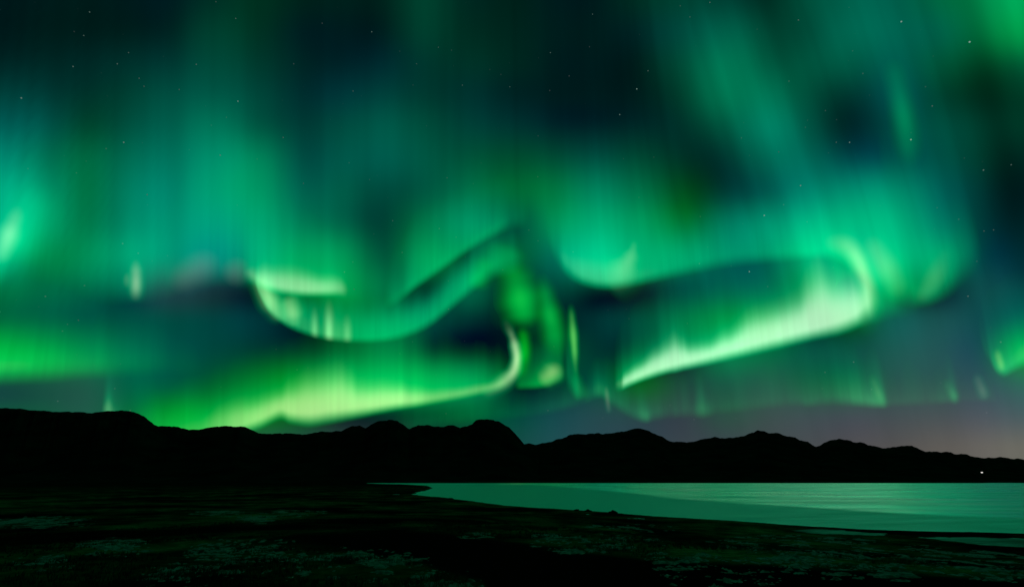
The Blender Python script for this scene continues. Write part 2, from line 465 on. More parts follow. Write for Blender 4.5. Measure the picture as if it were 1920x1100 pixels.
def build_aurora():
    c = curtain('broad pale green aurora band sweeping up to the right and ending in a hook',
            [(1150, 728, 0.0, 16, 0.0, 50, 12), (1164, 727, 0.1, 18, 0.4, 55, 10), (1174, 722, 0.75, 22, 0.55, 60, 9), (1200, 711, 0.9, 27, 0.6, 70, 9),
             (1231, 700, 0.95, 37, 0.6, 75, 10), (1252, 694, 0.95, 44, 0.6, 85, 10), (1267, 691, 0.95, 52, 0.6, 90, 11), (1282, 687, 0.95, 42, 0.62, 95, 11), (1297, 684, 0.95, 33, 0.62, 95, 11),
             (1331, 676, 0.95, 31, 0.6, 90, 12), (1367, 667, 0.95, 41, 0.5, 90, 13), (1412, 656, 1.0, 56, 0.4, 85, 14), (1460, 644, 1.0, 62, 0.4, 85, 15),
             (1503, 633, 1.0, 66, 0.42, 85, 15), (1528, 627, 1.0, 88, 0.35, 80, 15), (1550, 622, 1.0, 100, 0.3, 80, 16), (1574, 616, 1.0, 84, 0.35, 80, 17), (1604, 604, 0.95, 74, 0.4, 80, 18),
             (1626, 590, 0.5, 60, 0.5, 80, 24), (1645, 585, 0.0, 50, 0.62, 80, 28), (1670, 575, 0.0, 40, 0.55, 80, 30), (1705, 570, 0.0, 30, 0.15, 70, 34),
             (1740, 560, 0, 30, 0, 60, 34)], seed=3, ray=0.12, core=np.array([.46, .72, .48]), low=np.array([0, .46, .11]), high=np.array([0, .30, .12]), power=1.6)
    fold(c, [(1528, 462, 13, .0), (1560, 456, 14, .3), (1588, 462, 14, .5), (1606, 482, 12, .65), (1618, 510, 11, .7), (1627, 540, 11, .7), (1626, 570, 14, .6),
             (1612, 596, 18, .3), (1590, 612, 20, .0)], np.array([.40, .50, .28]))
    fold(c, [(1540, 500, 20, .0), (1570, 492, 22, .35), (1598, 505, 20, .35), (1612, 535, 16, .0)], np.array([.0, .38, .06]))
    c = curtain('wide teal veil arching above the hooked band on the right',
            [(1020, 440, 0, 20, 0, 60, 26), (1042, 480, 0, 30, 0.2, 70, 22), (1064, 508, 0.15, 40, 0.5, 80, 18), (1095, 527, 0.35, 50, 0.65, 85, 14),
             (1140, 535, 0.35, 50, 0.65, 85, 13), (1200, 527, 0.1, 30, 0.65, 80, 13), (1280, 508, 0.0, 20, 0.55, 70, 15),
             (1370, 490, 0.0, 20, 0.45, 64, 17), (1460, 483, 0.0, 20, 0.48, 70, 15), (1516, 480, 0.0, 20, 0.62, 80, 12), (1560, 480, 0.0, 20, 0.7, 85, 14),
             (1600, 498, 0.0, 24, 0.7, 90, 20), (1650, 535, 0.0, 40, 0.65, 100, 30), (1700, 555, 0.0, 30, 0.55, 100, 28),
             (1740, 560, 0.05, 30, 0.5, 95, 18), (1780, 540, 0.0, 30, 0.4, 90, 24), (1808, 505, 0, 30, 0.2, 90, 34),
             (1850, 470, 0, 30, 0, 90, 40)], low=np.array([0, .46, .15]), high=np.array([0, .34, .16]), core=np.array([.1, .5, .25]), seed=6, ray=0.1, power=2.2)
    fold(c, [(1128, 540, 14, .0), (1148, 528, 22, .3), (1167, 508, 20, .42), (1181, 484, 11, .42), (1188, 462, 6, .3), (1190, 440, 5, .0)], np.array([.24, .40, .24]))
    fold(c, [(1615, 425, 16, .0), (1640, 468, 17, .3), (1660, 500, 18, .34), (1680, 535, 18, .2), (1695, 580, 16, 0)], np.array([.26, .42, .18]))
    fold(c, [(1708, 580, 10, .0), (1730, 554, 13, .32), (1750, 525, 16, .3), (1770, 480, 18, .1), (1780, 430, 18, .0)], np.array([.14, .36, .15]))
    c = curtain('bright pale bar at the upper left of the looping aurora',
            [(450, 515, 0.0, 12, 0.0, 70, 20), (476, 528, 0.3, 26, 0.4, 80, 12), (500, 540, 0.75, 38, 0.5, 80, 11), (540, 548, 0.8, 42, 0.5, 80, 11),
             (575, 551, 0.8, 38, 0.45, 70, 10), (612, 551, 0.7, 32, 0.4, 60, 10), (636, 551, 0.45, 28, 0.25, 60, 11),
             (656, 556, 0.0, 24, 0.1, 60, 14), (690, 565, 0, 20, 0, 60, 12)], seed=9, ray=0.3, core=np.array([.31, .55, .30]), low=np.array([0, .42, .13]))
    c = curtain('long looping aurora curtain sagging like a hammock left of centre',
            [(474, 520, 0, 15, 0.0, 20, 8), (486, 550, 0.1, 24, 0.45, 45, 9), (503, 580, 0.2, 44, 0.65, 55, 9), (530, 603, 0.15, 44, 0.7, 60, 9),
             (560, 618, 0.05, 40, 0.8, 60, 9), (600, 630, 0.03, 24, 0.75, 60, 9), (650, 637, 0.0, 20, 0.7, 56, 9),
             (710, 637, 0.0, 20, 0.7, 54, 9), (760, 627, 0.0, 20, 0.75, 52, 11), (805, 606, 0.0, 20, 0.75, 50, 13),
             (850, 570, 0.0, 20, 0.75, 52, 14), (890, 535, 0.0, 20, 0.75, 60, 16), (925, 512, 0, 20, 0.6, 60, 20),
             (955, 505, 0, 20, 0.3, 56, 24), (990, 505, 0, 20, 0, 46, 26)], low=np.array([0, .42, .12]), high=np.array([0, .34, .14]), seed=11, ray=0.12, power=3.0,
            streaks=((590, 4, 0.35, 34), (617, 5, 0.6, 44), (651, 5, 0.3, 32), (634, 6, 0.1, 30)))
    fold(c, [(476, 500, 9, .0), (490, 532, 11, .55), (506, 564, 12, .65), (519, 588, 10, .45), (532, 612, 9, .0)], np.array([.36, .5, .26]))
    fold(c, [(532, 548, 10, .0), (542, 568, 12, .5), (549, 588, 12, .6), (553, 604, 9, .35), (554, 618, 8, .0)], np.array([.36, .5, .26]))
    c = curtain('diagonal green fold above the looping curtain near the centre',
            [(715, 575, 0, 10, 0.0, 40, 14), (745, 562, 0, 10, 0.4, 50, 14), (780, 535, 0.0, 10, 0.75, 62, 12), (830, 500, 0.0, 10, 0.65, 60, 12),
             (880, 465, 0, 10, 0.65, 54, 12), (930, 435, 0, 10, 0.55, 50, 14), (965, 420, 0, 10, 0.2, 50, 18), (1000, 420, 0, 10, 0, 50, 18)],
            low=np.array([0, .46, .13]), high=np.array([0, .30, .13]), seed=13, ray=0.12)
    fold(c, [(912, 470, 10, .0), (905, 500, 12, .3), (896, 528, 12, .45), (890, 552, 12, .0)], np.array([.0, .34, .03]))
    fold(c, [(962, 450, 16, .0), (952, 475, 20, .3), (940, 500, 20, .3), (930, 530, 16, .0)], np.array([.0, .34, .10]))
    c = curtain('bright yellow green aurora band rising from behind the left hills to the centre',
            [(240, 812, 0, 20, 0.0, 40, 12), (300, 815, 0.0, 20, 0.55, 50, 12), (370, 815, 0.08, 30, 0.9, 62, 12),
             (415, 813, 0.3, 48, 0.85, 72, 12), (446, 808, 0.55, 50, 0.75, 75, 12), (487, 795, 0.75, 46, 0.65, 75, 14), (524, 778, 0.85, 40, 0.55, 75, 14),
             (545, 784, 0.95, 56, 0.5, 78, 15), (580, 788, 1.0, 72, 0.5, 85, 17), (615, 783, 1.0, 74, 0.55, 105, 17), (636, 780, 1.0, 78, 0.6, 120, 16), (655, 777, 1.0, 66, 0.65, 125, 15), (675, 774, 1.0, 52, 0.7, 120, 14), (710, 768, 1.0, 44, 0.7, 118, 12),
             (747, 762, 0.95, 38, 0.68, 110, 11), (775, 759, 0.7, 30, 0.65, 100, 10), (820, 752, 0.35, 22, 0.55, 76, 9), (880, 741, 0.3, 18, 0.45, 60, 9),
             (930, 729, 0.2, 16, 0.35, 50, 9), (962, 714, 0.0, 20, 0.1, 40, 9), (990, 700, 0, 40, 0, 30, 9)],
            low=np.array([0.0, .44, .05]), high=np.array([0, .34, .06]), core=np.array([.40, .54, .23]), seed=15, ray=0.12, power=2.2)
    fold(c, [(890, 742, 8, .0), (918, 731, 9, .35), (946, 714, 9, .6), (963, 696, 7, .85), (969, 672, 6, 1.0), (966, 650, 6, .9), (960, 630, 5, .4), (950, 608, 7, .15), (938, 585, 8, 0)],
         np.array([.5, .66, .42]))
    fold(c, [(974, 606, 6, .0), (981, 630, 7, .6), (983, 660, 7, .7), (979, 690, 8, .4), (974, 720, 8, .0)], np.array([0, .5, .02]))
    curtain('green glowing band low at the left edge above the dark hills',
            [(-160, 704, 0, 20, 0.8, 50, 32), (-40, 700, 0.08, 24, 0.95, 50, 32), (20, 696, 0.08, 24, 1.0, 52, 32), (90, 693, 0.0, 20, 0.9, 50, 32),
             (160, 694, 0, 20, 0.55, 50, 24), (240, 690, 0, 20, 0.25, 50, 26), (330, 690, 0, 20, 0.08, 50, 26), (400, 700, 0, 20, 0, 50, 26)],
            low=np.array([0, .46, .05]), high=np.array([0, .28, .06]), seed=19, ray=0.14)
    curtain('faint green ray standing on the hill at the left',
            [(188, 775, 0, 20, 0.0, 50, 10), (203, 778, 0.15, 34, 0.35, 45, 10), (216, 782, 0.03, 24, 0.2, 50, 10), (240, 790, 0, 20, 0.1, 50, 14),
             (270, 790, 0, 20, 0.15, 60, 14), (310, 790, 0, 20, 0.0, 60, 14)], low=np.array([0, .36, .09]), seed=21, ray=0.2)
    c = curtain('tall veil of teal rays over the left edge with a white green streak',
            [(-160, 560, 0, 20, 0.3, 110, 40), (-60, 545, 0.05, 40, 0.45, 110, 40), (0, 510, 0.0, 50, 0.55, 110, 44), (30, 490, 0.0, 60, 0.45, 110, 40),
             (70, 500, 0.0, 50, 0.25, 100, 40), (120, 520, 0, 50, 0.12, 90, 40), (180, 545, 0, 50, 0.2, 90, 34), (250, 553, 0, 50, 0.35, 90, 24),
             (310, 540, 0, 50, 0.2, 100, 34), (370, 515, 0, 50, 0.25, 120, 38), (430, 512, 0, 50, 0.35, 130, 34), (475, 520, 0, 50, 0.35, 130, 30),
             (510, 520, 0, 50, 0.2, 130, 30), (560, 520, 0, 50, 0.0, 130, 30)],
            low=np.array([0, .38, .13]), high=np.array([0, .32, .17]), seed=23, ray=0.3, power=1.8)
    fold(c, [(305, 560, 18, .0), (345, 522, 22, .32), (380, 498, 24, .36), (415, 450, 20, .0)], np.array([.17, .09, .15]))
    fold(c, [(415, 545, 16, .0), (440, 512, 20, .3), (462, 465, 18, .0)], np.array([.17, .09, .15]))
    fold(c, [(254, 475, 6, .0), (255, 510, 8, .5), (255, 538, 8, .75), (254, 575, 8, .0)], np.array([.34, .4, .3]))
    fold(c, [(238, 500, 5, .0), (238, 525, 6, .2), (238, 550, 6, .0)], np.array([.2, .3, .2]))
    fold(c, [(-8, 505, 10, .0), (4, 475, 13, .5), (16, 442, 14, .6), (28, 410, 12, .3), (42, 370, 10, 0)], np.array([.35, .5, .36]))
    fold(c, [(10, 500, 20, .0), (40, 450, 26, .4), (62, 390, 26, .3), (75, 320, 24, .0)], np.array([.0, .42, .2]))
    c = curtain('rounded green lobe and slim ray among the curls at the centre',
            [(905, 602, 0, 20, 0.0, 70, 30), (940, 610, 0, 20, 0.06, 80, 30), (1000, 620, 0, 20, 0.1, 90, 30), (1040, 650, 0, 20, 0.1, 90, 30), (1066, 660, 0, 20, 0, 90, 30)],
            low=np.array([0, .44, .10]), high=np.array([0, .3, .08]), seed=25, ray=0.3, power=2.0)
    fold(c, [(962, 480, 14, .0), (968, 525, 18, .5), (976, 562, 20, .85), (981, 588, 18, .8), (984, 625, 12, .0)], np.array([.01, .5, .07]))
    fold(c, [(1012, 500, 8, .0), (1024, 555, 10, .45), (1032, 592, 12, .75), (1040, 625, 13, .55), (1048, 690, 12, .0)], np.array([.01, .42, .06]))
    c = curtain('bright needle of green light hanging right of the centre curls',
            [(1058, 710, 0, 20, 0.0, 50, 24), (1068, 722, 0, 20, 0.3, 80, 26), (1080, 740, 0, 20, 0.35, 70, 16),
             (1092, 746, 0.0, 20, 0.0, 40, 14)], low=np.array([0, .36, .10]), high=np.array([0, .26, .08]), seed=29, ray=0.0, power=2.0)
    fold(c, [(1069, 560, 4, .0), (1072, 595, 4.5, .5), (1075, 628, 5, .8), (1077, 655, 4.5, .7), (1079, 690, 4, .25), (1082, 720, 5, .0)], np.array([.14, .55, .12]))
    fold(c, [(1078, 690, 6, .0), (1082, 715, 7, .25), (1089, 738, 8, .3), (1094, 755, 8, .0)], np.array([.03, .4, .1]))
    c = curtain('small green shelf with a pale tip below the centre curls',
            [(962, 726, 0, 20, 0.0, 26, 8), (980, 726, 0.0, 20, 0.5, 36, 8), (1010, 724, 0.0, 20, 0.75, 40, 8), (1030, 720, 0.0, 26, 0.7, 52, 9),
             (1046, 713, 0.0, 26, 0.5, 54, 10), (1062, 708, 0.0, 24, 0.0, 54, 10)],
            low=np.array([0, .46, .06]), high=np.array([0, .36, .08]), seed=31, ray=0.0)
    fold(c, [(1004, 722, 8, .0), (1022, 709, 11, .5), (1038, 695, 12, .65), (1050, 672, 9, .0)], np.array([.36, .4, .2]))
    c = curtain('pale edged curtain entering low at the right edge of the sky',
            [(1835, 640, 0, 20, 0.0, 50, 26), (1852, 668, 0.0, 20, 0.1, 60, 20), (1868, 694, 0.0, 30, 0.4, 70, 12), (1884, 700, 0.05, 30, 0.55, 75, 10),
             (1900, 690, 0.05, 30, 0.65, 75, 12), (1930, 676, 0.1, 40, 0.7, 75, 14), (1990, 660, 0.1, 40, 0.6, 75, 16), (2100, 650, 0.1, 40, 0.0, 75, 16)],
            low=np.array([0, .46, .11]), high=np.array([0, .26, .13]), core=np.array([.2, .6, .2]), seed=33, ray=0.08)
    fold(c, [(1866, 645, 5, .0), (1872, 668, 6, .3), (1877, 686, 6, .4), (1880, 706, 6, .0)], np.array([.3, .6, .16]))
    c = curtain('row of faint short green rays just above the right hills',
            [(1090, 752, 0, 20, 0.0, 30, 14), (1125, 738, 0.0, 20, 0.35, 34, 14), (1150, 755, 0, 20, 0.15, 40, 14), (1180, 775, 0, 20, 0.15, 40, 14), (1210, 785, 0, 20, 0.4, 36, 12),
             (1232, 780, 0, 20, 0.15, 40, 14), (1290, 775, 0, 20, 0.15, 40, 14), (1320, 775, 0, 20, 0.3, 40, 14), (1350, 770, 0, 20, 0.08, 40, 14), (1400, 765, 0, 20, 0.08, 40, 14),
             (1490, 755, 0, 20, 0.14, 50, 14), (1515, 758, 0, 20, 0.3, 55, 10), (1560, 752, 0, 20, 0.25, 60, 14), (1620, 756, 0, 20, 0.42, 50, 12), (1652, 760, 0, 20, 0.55, 50, 9),
             (1672, 758, 0, 20, 0.08, 50, 10), (1730, 755, 0, 20, 0.1, 50, 12), (1775, 752, 0, 20, 0.14, 50, 10), (1791, 752, 0, 20, 0.32, 50, 10), (1806, 750, 0, 20, 0.05, 50, 10),
             (1848, 752, 0, 20, 0.06, 50, 10), (1880, 752, 0, 20, 0.0, 50, 10)],
            low=np.array([0.03, .46, .12]), high=np.array([0.01, .28, .10]), seed=35, ray=0.5, core=np.array([.4, .45, .42]))
    fold(c, [(1630, 690, 5, .0), (1640, 720, 6, .12), (1650, 745, 6, .25), (1656, 764, 6, .0)], np.array([.15, .4, .16]))
    fold(c, [(1768, 700, 5, .0), (1778, 725, 6, .1), (1788, 742, 6, .2), (1794, 758, 5, .0)], np.array([.1, .4, .16]))
    fold(c, [(1825, 690, 6, .0), (1835, 715, 7, .14), (1845, 740, 7, .26), (1850, 756, 5, .0)], np.array([.24, .34, .26]))
    fold(c, [(1135, 712, 4, .0), (1138, 740, 4, .2), (1141, 765, 4, .2), (1143, 782, 4, .0)], np.array([.3, .32, .28]))
    curtain('dim green hem just over the middle hills under the yellow band',
            [(720, 800, 0, 20, 0.0, 30, 14), (780, 800, 0.0, 20, 0.15, 34, 14), (850, 790, 0, 20, 0.16, 34, 14), (930, 782, 0, 20, 0.12, 30, 14),
             (1000, 775, 0, 20, 0.14, 30, 14), (1060, 762, 0, 20, 0.18, 34, 14), (1095, 752, 0, 20, 0.1, 34, 14), (1120, 750, 0, 20, 0.0, 34, 14)],
            low=np.array([0, .32, .07]), high=np.array([0, .2, .05]), seed=37, ray=0.4)
    c = curtain('slim green ray hanging in the teal light at the upper right',
            [(1640, 330, 0, 20, 0.0, 80, 34), (1670, 330, 0, 20, 0.05, 90, 40), (1704, 330, 0.0, 20, 0.05, 90, 40), (1740, 330, 0, 20, 0.0, 80, 34)],
            low=np.array([0, .42, .10]), high=np.array([0, .3, .12]), seed=39, ray=0.0, power=2.2)
    fold(c, [(1668, 90, 12, .0), (1680, 150, 13, .16), (1694, 220, 13, .3), (1702, 270, 14, .25), (1712, 330, 14, .0)], np.array([.0, .42, .14]))


# ------------------------------------------------------------------ stars
STARS = [(40, 184, .5), (137, 125, .3), (168, 23, .25), (157, 67, .2), (220, 120, .25), (241, 99, .2), (232, 267, .5), (261, 147, .2),
         (270, 162, .2), (336, 168, .2), (368, 121, .3), (446, 190, .6), (413, 291, .4), (442, 35, .25), (531, 258, .3), (276, 365, .25),
         (569, 344, .2), (697, 60, .35), (662, 171, .25), (781, 120, .2), (822, 89, .2), (867, 160, .25), (956, 163, .25), (1032, 99, .3),
         (1194, 167, .7), (1162, 215, .5), (1215, 133, .3), (1111, 27, .25), (1331, 5, .3), (1497, 38, .3), (1690, 41, .8), (1818, 79, .9),
         (1708, 262, .8), (1593, 267, .5), (1568, 267, .25), (1501, 348, .6), (1433, 404, .8), (1405, 509, .8), (1844, 319, .4),
         (1896, 309, .25), (1748, 199, .3), (1845, 433, .2), (1815, 555, .35), (1863, 431, .2), (147, 600, .2), (664, 542, .2), (1460, 285, .2)]


def build_stars():
    m, N, L = new_mat('starlight')
    out = N.new('ShaderNodeOutputMaterial'); em = N.new('ShaderNodeEmission')
    oi = N.new('ShaderNodeObjectInfo')
    L.new(oi.outputs['Color'], em.inputs['Color']); em.inputs['Strength'].default_value = 1.0
    L.new(em.outputs[0], out.inputs['Surface'])
    m.cycles.emission_sampling = 'NONE'
    R = 86000.0
    phi = (1 + 5 ** .5) / 2
    v = [(-1, phi, 0), (1, phi, 0), (-1, -phi, 0), (1, -phi, 0), (0, -1, phi), (0, 1, phi), (0, -1, -phi), (0, 1, -phi), (phi, 0, -1),
         (phi, 0, 1), (-phi, 0, -1), (-phi, 0, 1)]
    f = [(0, 11, 5), (0, 5, 1), (0, 1, 7), (0, 7, 10), (0, 10, 11), (1, 5, 9), (5, 11, 4), (11, 10, 2), (10, 7, 6), (7, 1, 8), (3, 9, 4),
         (3, 4, 2), (3, 2, 6), (3, 6, 8), (3, 8, 9), (4, 9, 5), (2, 4, 11), (6, 2, 10), (8, 6, 7), (9, 8, 1)]
    v = [np.array(p) / 1.902 for p in v]
    first = None
    for x, y, b in STARS:
        d = direction(x, y)
        if first is None:
            o = poly_mesh('star', v, f, m); first = o
        else:
            o = first.copy(); COL.objects.link(o)
        o.location = (d[0] * R, d[1] * R, d[2] * R + CAM_Z)
        o.scale = (66 + 40 * b,) * 3
        k = 0.36 * b + 0.02
        o.color = (k * .62, k, k * .85, 1)
        tag(o, 'tiny faint star, a point of light in the aurora sky', 'star', 'stars in the night sky')


# ------------------------------------------------------------------ hills
SKYLINE = [(-900, 730), (-500, 742), (-300, 760), (-120, 758), (0, 764), (30, 765), (60, 769), (100, 771), (130, 770.5), (165, 774), (180, 773), (205, 770), (225, 769), (250, 771), (262, 776), (275, 783),
           (290, 795), (297, 798), (333, 799), (345, 802), (355, 805), (372, 805), (385, 802), (400, 799), (440, 799), (455, 799), (470, 803),
           (480, 809), (492, 813.5), (520, 812), (545, 812), (575, 814), (590, 810), (605, 807.5), (625, 808), (640, 806), (650, 801),
           (660, 798), (675, 797), (685, 802), (693, 798), (700, 793), (712, 789), (725, 788), (735, 786), (745, 787), (752, 792), (762, 799),
           (768, 802), (778, 799), (785, 796), (800, 796), (815, 799), (832, 799), (840, 797), (852, 796), (862, 800), (875, 799), (885, 795),
           (893, 787), (905, 786), (925, 786), (935, 790), (945, 795), (955, 801), (965, 811), (973, 820), (980, 828), (990, 840), (1010, 865), (1040, 885), (1080, 897)]
SKYLINE_R = [(860, 895), (900, 870), (940, 845), (970, 834), (990, 830), (1005, 832), (1020, 830), (1040, 825), (1055, 821), (1065, 816), (1080, 813), (1100, 812), (1115, 813), (1122, 810), (1130, 813),
             (1150, 810), (1175, 808), (1185, 804), (1198, 801), (1210, 804), (1225, 811), (1240, 818), (1258, 827), (1280, 828), (1300, 828),
             (1312, 824), (1332, 821), (1340, 819), (1350, 821), (1375, 820), (1395, 817), (1405, 812), (1420, 807), (1433, 807), (1445, 811),
             (1465, 813), (1478, 817), (1490, 820), (1500, 825), (1515, 827), (1522, 834), (1530, 836), (1538, 835), (1545, 830), (1560, 825),
             (1575, 822), (1590, 824), (1600, 828), (1612, 828), (1625, 832), (1640, 836), (1655, 839), (1670, 838), (1685, 835), (1710, 835),
             (1722, 840), (1735, 846), (1755, 846), (1780, 847), (1795, 850), (1815, 851), (1825, 855), (1840, 857), (1880, 857), (1905, 859),
             (1920, 862), (1980, 868), (2100, 862), (2300, 870), (2600, 860), (3000, 850)]


def rock_material(name, base, rough=0.95):
    m, N, L = new_mat(name)
    out = N.new('ShaderNodeOutputMaterial'); b = N.new('ShaderNodeBsdfPrincipled')
    tc = N.new('ShaderNodeTexCoord'); nz = N.new('ShaderNodeTexNoise'); nz.inputs['Scale'].default_value = 0.01 if 'hill' in name else 3.0
    nz.inputs['Detail'].default_value = 8
    L.new(tc.outputs['Object'], nz.inputs['Vector'])
    cr = N.new('ShaderNodeValToRGB')
    cr.color_ramp.elements[0].position = 0.35; cr.color_ramp.elements[0].color = (*[c * 0.6 for c in base], 1)
    cr.color_ramp.elements[1].position = 0.7; cr.color_ramp.elements[1].color = (*[c * 1.5 for c in base], 1)
    L.new(nz.outputs['Fac'], cr.inputs[0]); L.new(cr.outputs[0], b.inputs['Base Color'])
    b.inputs['Roughness'].default_value = rough
    b.inputs['Specular IOR Level'].default_value = 0.0
    bp = N.new('ShaderNodeBump'); bp.inputs['Strength'].default_value = 0.4
    bp.inputs['Distance'].default_value = 6.0 if 'hill' in name else 0.05
    L.new(nz.outputs['Fac'], bp.inputs['Height']); L.new(bp.outputs[0], b.inputs['Normal'])
    L.new(b.outputs[0], out.inputs['Surface'])
    return m


def build_hills(name, profile, y_near, y_crest, y_far, seed):
    """forward depth y_near..y_far, crest line near y_crest; every column is raised until its skyline elevation is the profile's"""
    pr = np.array(profile, float)
    # column pixel x at the horizon row, one column every 3 px
    px = np.arange(pr[0, 0], pr[-1, 0], 2.5)
    py = np.interp(px, pr[:, 0], pr[:, 1])
    py = py + 1.1 * noise1(px / 9.0 + 30, seed) + 0.6 * noise1(px / 3.7 + 60, seed + 1)
    d = direction(px, py)
    tan_el = d[:, 2] / np.hypot(d[:, 0], d[:, 1])
    slope = d[:, 0] / d[:, 1]
    rows = 90
    u = np.linspace(0, 1, rows)
    Yd = y_near + (y_far - y_near) * u ** 1.3
    Y = np.broadcast_to(Yd[None], (len(px), rows)).copy()
    X = slope[:, None] * Y
    crest = y_crest * (1 + 0.10 * fbm(X / 900, 0 * Y + 3, seed + 2, 3))
    up = sstep(0, 1, (Y - y_near) / (crest - y_near))
    dn = sstep(0, 1, (y_far - Y) / (y_far - crest))
    shape = np.where(Y < crest, up ** 1.1, dn ** 1.1)
    ridged = 1 - np.abs(fbm(X / 420, Y / 420, seed + 5, 5, 0.55))
    h = shape * (0.72 + 0.28 * ridged) + 0.012 * fbm(X / 60, Y / 60, seed + 9, 3) * shape ** 0.5
    R = np.hypot(X, Y)
    el = (h / R).max(1)
    k = tan_el / el
    H = h * k[:, None] 
    P = np.stack([X, Y, H - 0.6 + CAM_Z * shape], -1)
    o = grid_mesh(name, P, rock_material('hill_rock_' + name, (0.018, 0.02, 0.016)))
    return tag(o, kind='structure')


# ------------------------------------------------------------------ shore, ground, water
def px_world(pts):
    a = np.array(pts, float)
    X, Y = on_plane(a[:, 0], a[:, 1])
    return np.stack([X, Y], -1)


SHORE_NEAR = [(773, 926.5), (820, 931), (850, 934.5), (900, 941), (950, 947), (1000, 951), (1060, 954), (1100, 957), (1150, 960), (1180, 963),
              (1240, 968), (1280, 970), (1400, 977.5), (1500, 984.5), (1600, 990.5), (1700, 994), (1800, 996.5), (1920, 1000), (2100, 1010), (2400, 1030)]
SHORE_TIP = [(690, 905.8), (720, 906.6), (760, 907.5), (800, 910), (812, 914), (800, 919), (780, 922.5)]


def lake_polygon():
    tip = px_world(SHORE_TIP); near = px_world(SHORE_NEAR)
    far_left = px_world([(690, 905.8)])[0]
    far = np.array([[6000, 1745], [1200, 1738], [300, 1752], [far_left[0] + 60, 1760], [far_left[0] - 60, 1715]])
    right = np.array([[900, 90], [6000, 700]])
    return np.vstack([tip, near, right, far])


def signed_distance(X, Y, poly):
    """> 0 outside the polygon"""
    shp = X.shape
    p = np.stack([X.ravel(), Y.ravel()], -1)
    best = np.full(len(p), 1e18)
    inside = np.zeros(len(p), bool)
    n = len(poly)
    for i in range(n):
        a = poly[i]; b = poly[(i + 1) % n]
        e = b - a
        t = np.clip(((p - a) @ e) / (e @ e), 0, 1)
        q = a + t[:, None] * e
        best = np.minimum(best, ((p - q) ** 2).sum(1))
        if a[1] != b[1]:
            c = ((a[1] > p[:, 1]) != (b[1] > p[:, 1]))
            xi = (b[0] - a[0]) * (p[:, 1] - a[1]) / (b[1] - a[1]) + a[0]
            inside ^= c & (p[:, 0] < xi)
    s = np.sqrt(best)
    return np.where(inside, -s, s).reshape(shp)


LAKE = lake_polygon()
# shallow pools behind the dark bank on the right
POOLS = [px_world([(1478, 993), (1530, 990.5), (1600, 995), (1652, 1000), (1640, 1003), (1560, 1001), (1500, 998)]),
         px_world([(1700, 1006), (1790, 1004.5), (1860, 1007), (1960, 1011), (2050, 1020), (1960, 1030), (1880, 1025), (1800, 1017)])]


def terrain(X, Y):
    d = np.hypot(X, Y)
    s = signed_distance(X, Y, LAKE)
    wob = 1.0 * fbm(X / 9, Y / 9, 71, 4) * np.clip(d / 120, 0.3, 3) + 0.9 * fbm(X / 2.6, Y / 4, 72, 4, 0.6)
    s = s + wob
    rise = 0.7 + 5.6 * np.clip(1 - d / 150, 0, 1) ** 1.15
    plain = 1.0 + 0.9 * fbm(X / 120, Y / 120, 73, 3)
    land = np.where(s > 0, 0.16 * sstep(0, 2.5, s) + (rise + 0.25 * plain - 0.4) * sstep(3.0, 55, s), 0)
    land = land + sstep(0, 12, s) * (0.16 * fbm(X / 5, Y / 5, 75, 4) + 0.35 * fbm(X / 22, Y / 22, 77, 3) + 0.045 * fbm(X / 0.9, Y / 0.9, 79, 3))
    z = np.where(s > 0, land, np.maximum(s * 0.12, -2.5))
    for p in POOLS:
        sp = signed_distance(X, Y, p) + wob * 0.8 + 1.1 + 2.6 * fbm(X / 5, Y / 3, 78, 4, 0.65)
        z = np.where(s > 0, np.minimum(z, 0.10 * sstep(0, 1.5, sp) + 0.02 + 0.08 * (np.maximum(sp, 0) / 9) ** 2), z)
        z = np.where((s > 0) & (sp < 1.0), -0.12 * sstep(1.0, -1.0, sp) + 0.03, z)
    z = z - 2.5 * sstep(6000, 14000, d)
    return z


